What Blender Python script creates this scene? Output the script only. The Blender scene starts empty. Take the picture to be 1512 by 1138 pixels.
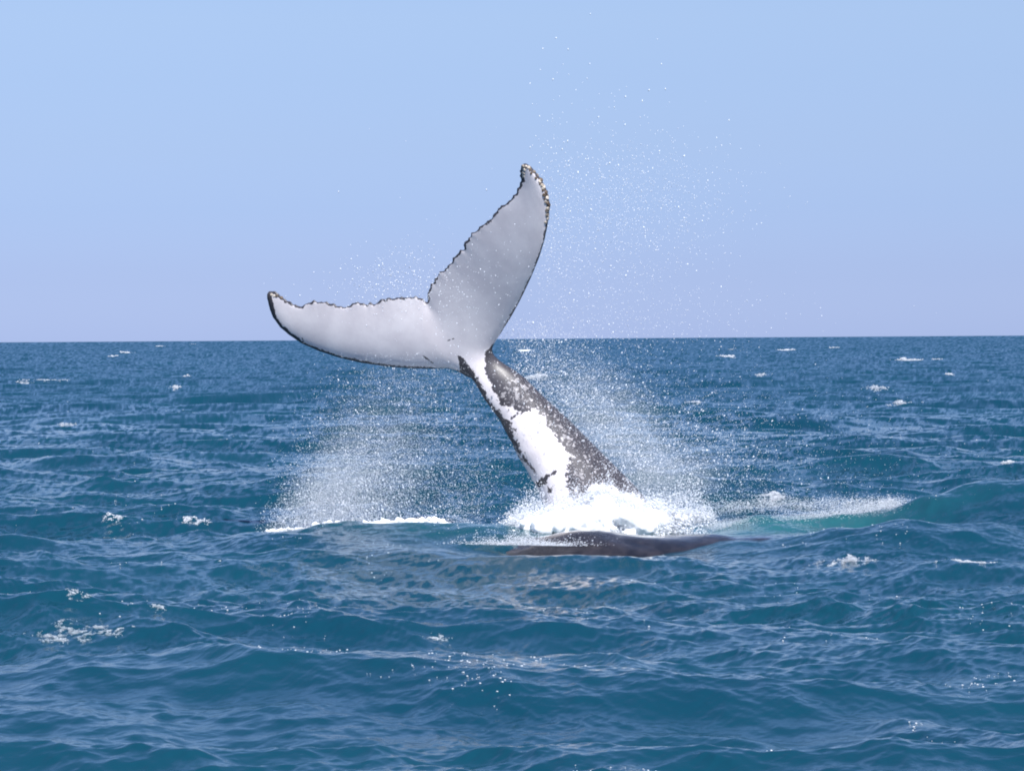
import bpy, math, random
import numpy as np
from mathutils import Matrix, Vector

random.seed(7)
RNG = np.random.default_rng(11)
scene = bpy.context.scene
C = scene.collection

# ------------------------------------------------------------------ camera
W, H = 1512.0, 1138.0
FPX = 5500.0                      # focal length in photograph pixels (a long lens)
CAM_Z = 2.64
HORIZON = 500.0
cam_data = bpy.data.cameras.new('camera')
cam_data.sensor_fit = 'HORIZONTAL'
cam_data.sensor_width = 36.0
cam_data.lens = 36.0 * FPX / W
cam_data.clip_start = 0.5
cam_data.clip_end = 80000.0
cam = bpy.data.objects.new('camera', cam_data)
C.objects.link(cam)
pitch = math.atan((H / 2 - HORIZON) / FPX)
cam_m = (Matrix.Translation((0, 0, CAM_Z)) @ Matrix.Rotation(math.radians(90) - pitch, 4, 'X')
         @ Matrix.Rotation(math.radians(-0.38), 4, 'Z'))
cam.matrix_world = cam_m
scene.camera = cam
R3 = np.array(cam_m.to_3x3())

# ------------------------------------------------------------------ light
SUN_EL, SUN_AZ = math.radians(48), math.radians(163)      # azimuth clockwise from +Y (the view direction)
sun_dir = Vector((math.cos(SUN_EL) * math.sin(SUN_AZ), math.cos(SUN_EL) * math.cos(SUN_AZ), math.sin(SUN_EL)))
world = bpy.data.worlds.new('World')
scene.world = world
world.use_nodes = True
wn = world.node_tree
wn.nodes.clear()
sky = wn.nodes.new('ShaderNodeTexSky')
sky.sky_type = 'NISHITA'
sky.sun_disc = False
sky.sun_elevation = SUN_EL
sky.sun_rotation = SUN_AZ
sky.altitude = 0
sky.air_density = 1.0
sky.dust_density = 0.3
sky.ozone_density = 2.0
bg = wn.nodes.new('ShaderNodeBackground')
bg.inputs['Strength'].default_value = 0.119
tint = wn.nodes.new('ShaderNodeMix')
tint.data_type = 'RGBA'
tint.blend_type = 'MULTIPLY'
tint.inputs['Factor'].default_value = 1.0
# clear marine air: no yellow dust band above the sea
wtc = wn.nodes.new('ShaderNodeTexCoord')
wsep = wn.nodes.new('ShaderNodeSeparateXYZ')
wgr = wn.nodes.new('ShaderNodeValToRGB')
stops = [(0.0, (0.456, 0.61, 1.32)), (0.0175, (0.43, 0.55, 1.13)), (0.035, (0.455, 0.56, 1.04)), (0.052, (0.515, 0.59, 0.97)),
         (0.070, (0.58, 0.635, 0.95)), (0.087, (0.66, 0.69, 0.945)), (0.14, (0.74, 0.79, 1.02)), (0.34, (0.80, 0.92, 1.18))]
for i, (zp, rgb) in enumerate(stops):
    e_ = wgr.color_ramp.elements[i] if i < 2 else wgr.color_ramp.elements.new(zp)
    e_.position = zp
    e_.color = tuple(c / 1.4 for c in rgb) + (1,)
wn.links.new(wtc.outputs['Generated'], wsep.inputs[0])
wn.links.new(wsep.outputs[2], wgr.inputs[0])
wn.links.new(wgr.outputs[0], tint.inputs[7])
out = wn.nodes.new('ShaderNodeOutputWorld')
wn.links.new(sky.outputs[0], tint.inputs[6])
wn.links.new(tint.outputs[2], bg.inputs[0])
wn.links.new(bg.outputs[0], out.inputs[0])

sun_data = bpy.data.lights.new('sun', 'SUN')
sun_data.energy = 5.0
sun_data.angle = math.radians(0.53)
sun_data.color = (1.0, 0.975, 0.945)
sun = bpy.data.objects.new('sun', sun_data)
C.objects.link(sun)
sun.rotation_euler = sun_dir.to_track_quat('Z', 'Y').to_euler()
sun.location = (20, -20, 60)

scene.view_settings.view_transform = 'Standard'
scene.view_settings.look = 'None'
scene.view_settings.gamma = 1.0
scene.view_settings.exposure = 0.5
scene.view_settings.use_curve_mapping = False
scene.render.engine = 'CYCLES'
scene.cycles.use_denoising = True
scene.cycles.denoiser = 'OPENIMAGEDENOISE'
scene.cycles.denoising_input_passes = 'RGB_ALBEDO_NORMAL'
scene.cycles.volume_max_steps = 128
scene.cycles.max_bounces = 6
scene.cycles.pixel_filter_type = 'BLACKMAN_HARRIS'
scene.cycles.filter_width = 1.9            # a slightly soft long lens
scene.cycles.transparent_max_bounces = 8
scene.cycles.sample_clamp_indirect = 2.5

# ------------------------------------------------------------------ helpers
def mesh_from(name, verts, quads=None, tris=None, smooth=False):
    me = bpy.data.meshes.new(name)
    verts = np.asarray(verts, np.float32)
    loops, starts, n = [], [], 0
    if quads is not None and len(quads):
        q = np.asarray(quads, np.int32)
        loops.append(q.ravel()); starts.append(n + np.arange(len(q), dtype=np.int32) * 4); n += q.size
    if tris is not None and len(tris):
        t = np.asarray(tris, np.int32)
        loops.append(t.ravel()); starts.append(n + np.arange(len(t), dtype=np.int32) * 3); n += t.size
    loops = np.concatenate(loops); starts = np.concatenate(starts)
    me.vertices.add(len(verts)); me.vertices.foreach_set('co', verts.ravel())
    me.loops.add(len(loops)); me.loops.foreach_set('vertex_index', loops)
    me.polygons.add(len(starts)); me.polygons.foreach_set('loop_start', starts)
    if smooth:
        me.polygons.foreach_set('use_smooth', np.ones(len(starts), bool))
    me.update(calc_edges=True)
    return me

def link(name, me, mat=None, parent=None, loc=None):
    o = bpy.data.objects.new(name, me)
    C.objects.link(o)
    if mat is not None and me is not None and not me.materials:
        me.materials.append(mat)
    if parent is not None:
        o.parent = parent
    if loc is not None:
        o.location = loc
    return o

def tag(o, label, cat=None, kind=None, group=None):
    o['label'] = label
    if cat: o['category'] = cat
    if kind: o['kind'] = kind
    if group: o['group'] = group
    return o

def attr(me, name, data, typ='FLOAT'):
    a = me.attributes.new(name, typ, 'POINT')
    a.data.foreach_set('value' if typ == 'FLOAT' else 'vector', np.asarray(data, np.float32).ravel())

def ray(px, py):
    d = np.stack([(np.asarray(px, float) - W / 2) / FPX, -(np.asarray(py, float) - H / 2) / FPX,
                  -np.ones(np.shape(px))], -1)
    return d @ R3.T

def at(px, py, Y):
    """point seen at photograph pixel (px, py) at distance Y from the boat"""
    d = ray(px, py)
    t = np.asarray(Y, float) / d[..., 1]
    return d * t[..., None] + np.array([0, 0, CAM_Z])

def to_px(P):
    q = (np.asarray(P) - np.array([0, 0, CAM_Z])) @ R3
    return np.stack([W / 2 + FPX * q[..., 0] / -q[..., 2], H / 2 - FPX * q[..., 1] / -q[..., 2]], -1)

def dense(pts, step):
    pts = np.asarray(pts, float); outp = []
    for a, b in zip(pts[:-1], pts[1:]):
        n = max(1, int(np.hypot(*(b - a)) / step))
        for k in range(n):
            outp.append(a + (b - a) * k / n)
    outp.append(pts[-1])
    return np.array(outp)

def resample(pts, n):
    pts = np.asarray(pts, float)
    d = np.r_[0, np.cumsum(np.linalg.norm(np.diff(pts, axis=0), axis=1))]
    u = np.linspace(0, d[-1], n)
    return np.stack([np.interp(u, d, pts[:, k]) for k in range(pts.shape[1])], -1)

def inside(P, poly):
    x, y = P[:, 0], P[:, 1]; res = np.zeros(len(P), bool)
    poly = np.asarray(poly, float); q = np.roll(poly, 1, 0)
    for (x1, y1), (x2, y2) in zip(poly, q):
        c = ((y1 > y) != (y2 > y))
        if abs(y2 - y1) > 1e-9:
            res ^= c & (x < (x2 - x1) * (y - y1) / (y2 - y1) + x1)
    return res

def dist_line(P, line, closed=False):
    line = np.asarray(line, float)
    if closed: line = np.vstack([line, line[:1]])
    best = np.full(len(P), 1e9)
    for a, b in zip(line[:-1], line[1:]):
        ab = b - a; L = max(ab @ ab, 1e-9)
        t = np.clip(((P - a) @ ab) / L, 0, 1)
        best = np.minimum(best, np.linalg.norm(P - (a + t[:, None] * ab), axis=1))
    return best

def sdist(P, poly):
    return np.where(inside(P, poly), 1, -1) * dist_line(P, poly, True)

def vnoise(x, y, seed=0):
    """smooth value noise in numpy"""
    xi = np.floor(x).astype(np.int64); yi = np.floor(y).astype(np.int64)
    fx = x - xi; fy = y - yi
    fx = fx * fx * (3 - 2 * fx); fy = fy * fy * (3 - 2 * fy)
    def h(a, b):
        n = (a * 374761393 + b * 668265263 + seed * 974711) & 0x7fffffff
        n = ((n ^ (n >> 13)) * 1274126177) & 0x7fffffff
        return ((n ^ (n >> 16)) & 0xffff) / 65535.0
    return ((h(xi, yi) * (1 - fx) + h(xi + 1, yi) * fx) * (1 - fy)
            + (h(xi, yi + 1) * (1 - fx) + h(xi + 1, yi + 1) * fx) * fy)

def fbm(x, y, seed=0, octv=4):
    s, a, t = 0, 1.0, 0
    for k in range(octv):
        s = s + a * vnoise(x * 2 ** k + 17.3 * k, y * 2 ** k - 9.1 * k, seed + k); t += a; a *= 0.55
    return s / t

# node helpers
def new_mat(name):
    m = bpy.data.materials.new(name); m.use_nodes = True
    nt = m.node_tree; nt.nodes.clear()
    o = nt.nodes.new('ShaderNodeOutputMaterial')
    return m, nt, o
def N(nt, t, **kw):
    n = nt.nodes.new(t)
    for k, v in kw.items(): setattr(n, k, v)
    return n
def math_node(nt, op, a, b=None, clamp=False):
    n = N(nt, 'ShaderNodeMath', operation=op, use_clamp=clamp)
    for i, v in enumerate((a, b)):
        if v is None: continue
        if isinstance(v, (int, float)): n.inputs[i].default_value = v
        else: nt.links.new(v, n.inputs[i])
    return n.outputs[0]
def mixc(nt, f, a, b):
    n = N(nt, 'ShaderNodeMix', data_type='RGBA')
    for i, v in ((0, f), (6, a), (7, b)):
        if isinstance(v, (int, float)): n.inputs[i].default_value = v
        elif isinstance(v, tuple): n.inputs[i].default_value = v
        else: nt.links.new(v, n.inputs[i])
    return n.outputs[2]
def smooth(nt, v, lo, hi):
    n = N(nt, 'ShaderNodeMapRange', interpolation_type='SMOOTHSTEP')
    nt.links.new(v, n.inputs[0])
    n.inputs[1].default_value = lo; n.inputs[2].default_value = hi
    return n.outputs[0]
def noise(nt, vec, scale, detail=4, rough=0.6):
    n = N(nt, 'ShaderNodeTexNoise'); n.inputs['Scale'].default_value = scale
    n.inputs['Detail'].default_value = detail; n.inputs['Roughness'].default_value = rough
    if vec is not None: nt.links.new(vec, n.inputs['Vector'])
    return n.outputs[0]
def attr_node(nt, name, vec=False):
    n = N(nt, 'ShaderNodeAttribute'); n.attribute_name = name
    return n.outputs['Vector'] if vec else n.outputs['Fac']

# ------------------------------------------------------------------ wave field
WIND = math.radians(-118)                                  # direction the waves travel
wv = []
for o_i in range(9):
    lam0 = 24.0 / 2 ** o_i
    nC = 16
    slope = [0.030, 0.055, 0.082, 0.106, 0.122, 0.130, 0.115, 0.092, 0.065][o_i]
    for c in range(nC):
        lam = lam0 * 2 ** -RNG.uniform(0, 1)
        spread = [0.5, 0.55, 0.6, 0.7, 0.75, 0.8, 0.9, 1.0, 1.0][o_i]
        th = WIND + RNG.normal(0, spread)
        k = 2 * math.pi / lam
        a = slope / k * math.sqrt(2.0 / nC) * RNG.uniform(0.6, 1.4)
        wv.append((o_i, k * math.cos(th), k * math.sin(th), a, k, RNG.uniform(0, 2 * math.pi), lam))

def row_gap(d):
    return np.maximum(0.4 * d * d / (CAM_Z * 3725.0), 0.02)

def calm(x, y):
    return 1 - 0.78 * np.exp(-((x - 0.6) / 3.4) ** 2 - ((y - 47.4) / 4.0) ** 2)

RIDGES = []   # (x1,y1,x2,y2,height,front width,back width)
def ridge(x1, y1, x2, y2, hgt, wf, wb): RIDGES.append((x1, y1, x2, y2, hgt, wf, wb))
ridge(6.4, 49.9, 9.8, 49.0, 0.52, 1.2, 1.7)
ridge(4.2, 50.5, 6.0, 50.2, 0.24, 1.2, 1.6)       # teal swell to the right of the splash
ridge(4.0, 46.0, 7.2, 47.6, 0.20, 1.1, 1.2)
ridge(-3.2, 49.0, -0.6, 48.9, 0.15, 0.9, 0.7)     # low crest below the left plume
ridge(0.6, 46.9, 3.2, 46.5, -0.22, 1.0, 0.8)
ridge(0.7, 45.3, 2.7, 45.1, -0.26, 1.0, 1.0)      # trough in front of the dark back
def local(x, y):
    z = np.zeros_like(x)
    x, y = x + 1.1 * (fbm(x / 1.7, y / 1.7, 61, 3) - 0.5), y + 1.3 * (fbm(x / 1.5 + 9, y / 1.5, 62, 3) - 0.5)
    for x1, y1, x2, y2, hg, wf, wb in RIDGES:
        dx, dy = x2 - x1, y2 - y1; L = math.hypot(dx, dy)
        t = ((x - x1) * dx + (y - y1) * dy) / L
        s = (-(x - x1) * dy + (y - y1) * dx) / L
        along = np.where(t < 0, np.exp(-(t / 1.3) ** 2), np.where(t > L, np.exp(-((t - L) / 1.3) ** 2), 1))
        z = z + hg * along * np.exp(-(s / np.where(s < 0, wf, wb)) ** 2)
    return z

def waves(x, y, gap_x=None, full=True):
    """height, sideways drift and the slopes too fine for the sheet, at rest positions x, y"""
    x = x.astype(np.float32); y = y.astype(np.float32)
    d = np.hypot(x, y)
    gap = row_gap(d) if gap_x is None else np.maximum(row_gap(d), gap_x)
    h = np.zeros_like(x); dx = np.zeros_like(x); dy = np.zeros_like(x)
    rx = np.zeros_like(x); ry = np.zeros_like(x)
    gust = (0.55 + 0.9 * fbm(x / 9.0, y / 9.0, 5, 3)).astype(np.float32)
    gust2 = (0.3 + 1.4 * fbm(x / 2.2 + 31, y / 2.2, 8, 3)).astype(np.float32)
    cal = calm(x, y).astype(np.float32)
    for o_i, kx, ky, a, k, p, lam in wv:
        amp = a * cal
        if o_i >= 2: amp = amp * gust
        if o_i >= 5: amp = amp * gust2
        if o_i <= 1: w = np.float32(1.0)          # the swell keeps its height out to the horizon
        else: w = np.clip((lam / gap - 2.0) / 3.0, 0, 1).astype(np.float32)
        ph = kx * x + ky * y + np.float32(p)
        s, c = np.sin(ph), np.cos(ph)
        h += amp * w * c
        q = 1.05 if o_i < 5 else 0.75
        dx -= q * amp * w * s * np.float32(kx / k)
        dy -= q * amp * w * s * np.float32(ky / k)
        if full:
            wr = (1 - w) if o_i > 1 else np.clip(1 - (lam / gap - 2.0) / 3.0, 0, 1)
            rx -= amp * wr * s * np.float32(kx); ry -= amp * wr * s * np.float32(ky)
    h += local(x, y).astype(np.float32)
    return h, dx, dy, rx, ry

def sea_point(x, y):
    """sea level over the place (x, y)"""
    x = np.atleast_1d(np.asarray(x, float)); y = np.atleast_1d(np.asarray(y, float))
    x0, y0 = x.copy(), y.copy()
    for _ in range(3):
        h, dx, dy, _, _ = waves(x0, y0, full=False)
        x0 = x - dx; y0 = y - dy
    return h

def pix_to_sea(px, py):
    """first place where the line of sight through a pixel meets the sea"""
    d = ray(px, py)
    Y = np.concatenate([np.arange(15, 120, 0.15), np.geomspace(120, 3000, 900)])
    P = d[None, :] * (Y / d[1])[:, None] + np.array([0, 0, CAM_Z])
    h = sea_point(P[:, 0], P[:, 1])
    hit = np.nonzero(P[:, 2] < h)[0]
    i = hit[0] if len(hit) else int(np.argmin(P[:, 2] - h))
    return P[i, 0], P[i, 1], float(h[i])

# ------------------------------------------------------------------ the sea
ang_f = np.linspace(-0.158, 0.158, 730)
ang_o = 0.158 + (1.42 - 0.158) * (np.linspace(0, 1, 46)[1:]) ** 2.2
ang = np.concatenate([-ang_o[::-1], ang_f, ang_o])
s_rows = np.concatenate([np.linspace(0.75, 0.1215, 60)[:-1], np.linspace(0.1215, 0.06, 390)[:-1], np.linspace(0.06, 0.004, 590)[:-1], np.linspace(0.004, 0.0006, 56), [0.00045, 0.0003, 0.0002, 0.00012, 0.00008]])
dist_r = CAM_Z / s_rows
AN, DI = np.meshgrid(ang, dist_r)
X0 = (DI * np.sin(AN)).ravel(); Y0 = (DI * np.cos(AN)).ravel()
gapc = np.gradient(ang)
GX = (DI * gapc[None, :] * np.where(np.abs(ang) < 0.16, 0.0, 1.0)[None, :]).ravel()
h, dx, dy, rx, ry = waves(X0, Y0, GX)
fade = np.clip((9000 - DI.ravel()) / 6000, 0.15, 1)
SX = X0 + dx; SY = Y0 + dy; SZ = h * fade
nr, nc = AN.shape
P = np.stack([SX, SY, SZ], -1).reshape(nr, nc, 3)
du = np.gradient(P, axis=1); dv = np.gradient(P, axis=0)
nrm = np.cross(du, dv); nrm /= np.linalg.norm(nrm, axis=-1, keepdims=True) + 1e-12
nrm[nrm[..., 2] < 0] *= -1
nf = nrm.reshape(-1, 3)
resid = 1 - 0.6 * np.clip((DI.ravel() - 60) / 120, 0, 1)
slope_x = -nf[:, 0] / np.maximum(nf[:, 2], .15) + rx * resid
slope_y = -nf[:, 1] / np.maximum(nf[:, 2], .15) + ry * resid
# far away only the wave faces turned this way are seen between the crests
rad = np.stack([np.sin(AN).ravel(), np.cos(AN).ravel()], -1)
sr = slope_x * rad[:, 0] + slope_y * rad[:, 1]
farw = np.clip((DI.ravel() - 55) / 120, 0, 1)
want = np.where(sr < 0.0, np.abs(sr), sr) + 0.10 * np.clip((DI.ravel() - 35) / 80, 0, 1)
add = (want - sr) * farw
slope_x += add * rad[:, 0]; slope_y += add * rad[:, 1]
wnv = np.stack([-slope_x, -slope_y, np.ones_like(slope_x)], -1)
wnv /= np.linalg.norm(wnv, axis=1, keepdims=True)

# foam where crests pinch, aerated water beside the splash
dxx = np.gradient(SX.reshape(nr, nc), axis=1) / (np.gradient(X0.reshape(nr, nc), axis=1) + 1e-9)
crest = SZ / 0.26
foam = np.clip((crest - 1.0) * 1.2, 0, 1) * np.clip((fbm(X0 / 3.0, Y0 / 3.0, 21, 3) - 0.55) * 7, 0, 1)
farf = np.clip((DI.ravel() - 75) / 60, 0, 1)
foam = np.clip(foam * (0.25 + 0.75 * farf), 0, 1)
def blob(px, py, Y, rx_, ry_):
    p = at(px, py, Y)
    return np.exp(-((SX - p[0]) / rx_) ** 2 - ((SY - Y) / ry_) ** 2)
aer = np.clip(1.0 * blob(1075, 784, 49.8, 1.0, 1.2) + 0.6 * blob(1220, 775, 50.0, 0.9, 1.0)
              + 0.22 * blob(1360, 755, 49.8, 1.0, 0.9) + 0.75 * blob(830, 800, 49.4, 2.0, 1.2)
              + 0.3 * blob(540, 785, 49.6, 1.5, 0.9), 0, 1)
aer *= 0.55 + 0.9 * fbm(X0 / 0.9, Y0 / 1.2, 3, 3)
idx = np.arange(nr * nc).reshape(nr, nc)
q = np.stack([idx[:-1, :-1], idx[:-1, 1:], idx[1:, 1:], idx[1:, :-1]], -1).reshape(-1, 4)
sea_me = mesh_from('sea', np.stack([SX, SY, SZ], -1), quads=q, smooth=True)
attr(sea_me, 'wave_normal', wnv, 'FLOAT_VECTOR')
attr(sea_me, 'foam', foam)
attr(sea_me, 'aerated', np.clip(aer, 0, 1))

m_sea, nt, mo = new_mat('sea_water')
geo = N(nt, 'ShaderNodeNewGeometry')
pos = geo.outputs['Position']
wnn = attr_node(nt, 'wave_normal', True)
bump = N(nt, 'ShaderNodeBump'); bump.inputs['Strength'].default_value = 0.15; bump.inputs['Distance'].default_value = 0.02
mp = N(nt, 'ShaderNodeMapping'); mp.inputs['Scale'].default_value = (1.0, 1.7, 1.0); mp.inputs['Rotation'].default_value = (0, 0, 0.5)
nt.links.new(pos, mp.inputs[0])
nt.links.new(noise(nt, mp.outputs[0], 11, 4, 0.65), bump.inputs['Height'])
nt.links.new(wnn, bump.inputs['Normal'])
fo = attr_node(nt, 'foam'); ae = attr_node(nt, 'aerated')
patch = smooth(nt, noise(nt, pos, 0.16, 3), 0.35, 0.65)
deep = mixc(nt, patch, (0.0036, 0.040, 0.068, 1), (0.0044, 0.047, 0.075, 1))
col = mixc(nt, ae, deep, (0.020, 0.110, 0.126, 1))
foam_n = math_node(nt, 'ADD', fo, math_node(nt, 'MULTIPLY', math_node(nt, 'SUBTRACT', noise(nt, pos, 6, 6, 0.75), 0.5), 0.9))
foam_m = smooth(nt, foam_n, 0.35, 0.6)
foam_m = math_node(nt, 'MULTIPLY', foam_m, smooth(nt, fo, 0.02, 0.2))
pb = N(nt, 'ShaderNodeBsdfPrincipled')
nt.links.new(col, pb.inputs['Base Color'])
pb.inputs['Roughness'].default_value = 0.085
pb.inputs['IOR'].default_value = 1.333
nt.links.new(bump.outputs[0], pb.inputs['Normal'])
fb = N(nt, 'ShaderNodeBsdfDiffuse'); fb.inputs[0].default_value = (0.78, 0.8, 0.8, 1)
mx = N(nt, 'ShaderNodeMixShader')
nt.links.new(foam_m, mx.inputs[0]); nt.links.new(pb.outputs[0], mx.inputs[1]); nt.links.new(fb.outputs[0], mx.inputs[2])
nt.links.new(mx.outputs[0], mo.inputs[0])
sea = link('sea', sea_me, m_sea)
tag(sea, 'choppy deep blue sea reaching to the horizon', kind='structure')

# ------------------------------------------------------------------ materials for whales, foam and spray
m_whale, nt, mo = new_mat('whale_skin')
tc = N(nt, 'ShaderNodeTexCoord').outputs['Object']
pig = attr_node(nt, 'pigment'); spk = attr_node(nt, 'speckle')
n1 = noise(nt, tc, 16, 5, 0.7)
edge = math_node(nt, 'ADD', pig, math_node(nt, 'MULTIPLY', math_node(nt, 'SUBTRACT', n1, 0.5), 3.2))
white_m = smooth(nt, edge, 0.44, 0.56)
vor = N(nt, 'ShaderNodeTexVoronoi'); vor.inputs['Scale'].default_value = 24; vor.inputs['Randomness'].default_value = 1
dst = N(nt, 'ShaderNodeMix', data_type='VECTOR'); dst.inputs[0].default_value = 0.08
nt.links.new(tc, dst.inputs[4])
nz = N(nt, 'ShaderNodeTexNoise'); nz.inputs['Scale'].default_value = 9; nt.links.new(tc, nz.inputs['Vector']); nt.links.new(nz.outputs['Color'], dst.inputs[5])
nt.links.new(dst.outputs[1], vor.inputs['Vector'])
sp_n = math_node(nt, 'MULTIPLY', spk, smooth(nt, n1, 0.38, 0.62))
sp = math_node(nt, 'SUBTRACT', math_node(nt, 'MULTIPLY', sp_n, 0.95), vor.outputs['Distance'])
sp_m = math_node(nt, 'MULTIPLY', smooth(nt, sp, -0.06, 0.10), 0.46)
dark = mixc(nt, noise(nt, tc, 5, 5), (0.026, 0.024, 0.031, 1), (0.085, 0.076, 0.084, 1))
scratch = N(nt, 'ShaderNodeTexNoise'); scratch.inputs['Scale'].default_value = 3; scratch.inputs['Detail'].default_value = 6
white = mixc(nt, smooth(nt, noise(nt, tc, 2.2, 5), 0.3, 0.75), (0.66, 0.61, 0.63, 1), (0.80, 0.75, 0.76, 1))
skin = mixc(nt, sp_m, dark, (0.60, 0.57, 0.58, 1))
skin = mixc(nt, white_m, skin, white)
pb = N(nt, 'ShaderNodeBsdfPrincipled')
nt.links.new(skin, pb.inputs['Base Color'])
pb.inputs['Roughness'].default_value = 0.42
pb.inputs['Coat Weight'].default_value = 0.15
pb.inputs['Coat Roughness'].default_value = 0.15
bmp = N(nt, 'ShaderNodeBump'); bmp.inputs['Strength'].default_value = 0.12; bmp.inputs['Distance'].default_value = 0.015
nt.links.new(noise(nt, tc, 9, 5), bmp.inputs['Height']); nt.links.new(bmp.outputs[0], pb.inputs['Normal'])
nt.links.new(pb.outputs[0], mo.inputs[0])

def spray_mat(name, col, trans):
    m, nt, mo = new_mat(name)
    d = N(nt, 'ShaderNodeBsdfDiffuse'); d.inputs[0].default_value = col
    t = N(nt, 'ShaderNodeBsdfTranslucent'); t.inputs[0].default_value = col
    mx = N(nt, 'ShaderNodeMixShader'); mx.inputs[0].default_value = trans
    nt.links.new(d.outputs[0], mx.inputs[1]); nt.links.new(t.outputs[0], mx.inputs[2])
    nt.links.new(mx.outputs[0], mo.inputs[0])
    return m
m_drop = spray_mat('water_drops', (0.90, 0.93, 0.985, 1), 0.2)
m_foam, nt, mo = new_mat('white_foam')
tc = N(nt, 'ShaderNodeNewGeometry').outputs['Position']
pb = N(nt, 'ShaderNodeBsdfPrincipled')
fc = mixc(nt, smooth(nt, noise(nt, tc, 7, 6, 0.7), 0.25, 0.6), (0.84, 0.88, 0.89, 1), (0.95, 0.95, 0.96, 1))
nt.links.new(fc, pb.inputs['Base Color']); pb.inputs['Roughness'].default_value = 0.8
pb.inputs['Subsurface Weight'].default_value = 1.0; pb.inputs['Subsurface Radius'].default_value = (1, 1, 1); pb.inputs['Subsurface Scale'].default_value = 0.06
bmp = N(nt, 'ShaderNodeBump'); bmp.inputs['Strength'].default_value = 0.4; bmp.inputs['Distance'].default_value = 0.02
nt.links.new(noise(nt, tc, 30, 6, 0.75), bmp.inputs['Height']); nt.links.new(bmp.outputs[0], pb.inputs['Normal'])
nt.links.new(pb.outputs[0], mo.inputs[0])
m_thin, nt, mo = new_mat('thin_foam')
tc = N(nt, 'ShaderNodeNewGeometry').outputs['Position']
pb = N(nt, 'ShaderNodeBsdfPrincipled')
nt.links.new(mixc(nt, smooth(nt, noise(nt, tc, 9, 5, 0.7), 0.35, 0.65), (0.34, 0.42, 0.48, 1), (0.68, 0.72, 0.78, 1)), pb.inputs['Base Color'])
pb.inputs['Roughness'].default_value = 0.6
nt.links.new(pb.outputs[0], mo.inputs[0])
m_barn, nt, mo = new_mat('barnacle_shell')
pb = N(nt, 'ShaderNodeBsdfPrincipled'); inf = N(nt, 'ShaderNodeObjectInfo')
nt.links.new(mixc(nt, smooth(nt, inf.outputs['Random'], 0.4, 1.0), (0.12, 0.085, 0.06, 1), (0.62, 0.55, 0.46, 1)), pb.inputs['Base Color'])
pb.inputs['Roughness'].default_value = 0.6
nt.links.new(pb.outputs[0], mo.inputs[0])

# ------------------------------------------------------------------ the whale with its tail in the air
YW = 50.0
def z1(pts): return [(370 + x / 3.15, 220 + y / 3.15) for x, y in pts]
def z2(pts): return [(640 + x / 3.794, 480 + y / 3.794) for x, y in pts]
lead_l = z1([(80,668),(79,690),(90,740),(105,780),(140,828),(180,862),(240,903),(320,938),(420,970),(520,993),(640,1010),(760,1019),(860,1020),(920,1022),(975,1040),(1020,1075)])
lead_r = z1([(1050,1075),(1110,990),(1145,905),(1180,832),(1210,783),(1245,720),(1270,670),(1305,595),(1340,510),(1365,430),(1380,360),(1388,300),(1387,240),(1375,190),(1355,150),(1330,115),(1300,82),(1275,68)])
trail_l = z1([(85,661),(118,660),(150,690),(190,712),(235,735),(265,712),(300,705),(350,712),(400,725),(440,740),(485,713),(530,718),(597,714),(601,696),(680,690),(770,686),(800,694),(820,716)])
trail_r = z1([(823,710),(823,665),(840,630),(870,590),(885,568),(905,564),(940,510),(975,470),(990,462),(1000,430),(1040,385),(1075,352),(1110,332),(1150,282),(1165,264),(1190,247),(1215,228),(1240,190),(1255,150),(1258,120),(1250,95),(1262,72)])
def jag(pts, amp, seed):
    """small notches and knobs along a trailing edge"""
    d = dense(pts, 0.8); r = np.random.default_rng(seed)
    t = np.gradient(d, axis=0); t /= np.linalg.norm(t, axis=1, keepdims=True) + 1e-9
    nn = np.stack([-t[:, 1], t[:, 0]], -1)
    s = np.arange(len(d)) * 0.8
    w = amp * ((np.abs(np.sin(s / 3.1 + 2.0 * vnoise(s / 9, s * 0, seed))) - 0.55) * (0.4 + vnoise(s / 14, s * 0 + 3, seed + 1))
               + 1.3 * (vnoise(s / 5, s * 0 + 9, seed + 2) - 0.5))
    env = np.clip(np.minimum(s, s[-1] - s) / 10, 0, 1)
    return d + nn * (w * env)[:, None]
NU = 420
Lc = np.vstack([resample(dense(lead_l, 1.0), NU), resample(dense(lead_r, 1.0), NU)])
Tc = np.vstack([resample(jag(trail_l, 2.2, 3), NU), resample(jag(trail_r, 2.4, 4), NU)])
def smooth_line(p, it):
    p = p.copy()
    for _ in range(it): p[1:-1] = 0.5 * p[1:-1] + 0.25 * (p[:-2] + p[2:])
    return p
Ts = np.vstack([smooth_line(Tc[:NU], 900), smooth_line(Tc[NU:], 900)])
Ls = np.vstack([Lc[:NU], Lc[NU:]])
Xr, Zr = at(715, 525, YW)[[0, 2]]
def fluke_point(px, py):
    p = at(px, py, np.full(np.shape(px), YW))
    X, Z = p[..., 0] - Xr, p[..., 2] - Zr
    Y = YW - 0.50 * X - 0.50 * Z + 0.012 * (X * X + Z * Z)
    Y = Y + 0.10 * np.exp(-((X * 0.6 + Z * 0.8 - 0.4) / 0.8) ** 2)
    return at(px, py, Y)
vv = 0.5 - 0.5 * np.cos(np.linspace(0, math.pi, 26))
grid = Lc[:, None, :] * (1 - vv)[None, :, None] + Ts[:, None, :] * vv[None, :, None]
grid = grid + (Tc - Ts)[:, None, :] * (vv ** 14)[None, :, None]
G = fluke_point(grid[..., 0], grid[..., 1])
uu = np.linspace(-1, 1, 2 * NU)
tm = 0.045 + 0.19 * np.clip(1.03 - np.sqrt(uu * uu + 0.012), 0, 1) ** 1.1
prof = 2.6 * np.sqrt(vv) * (1 - vv) ** 1.1
prof /= prof.max()
th = 0.026 + tm[:, None] * prof[None, :]
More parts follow.
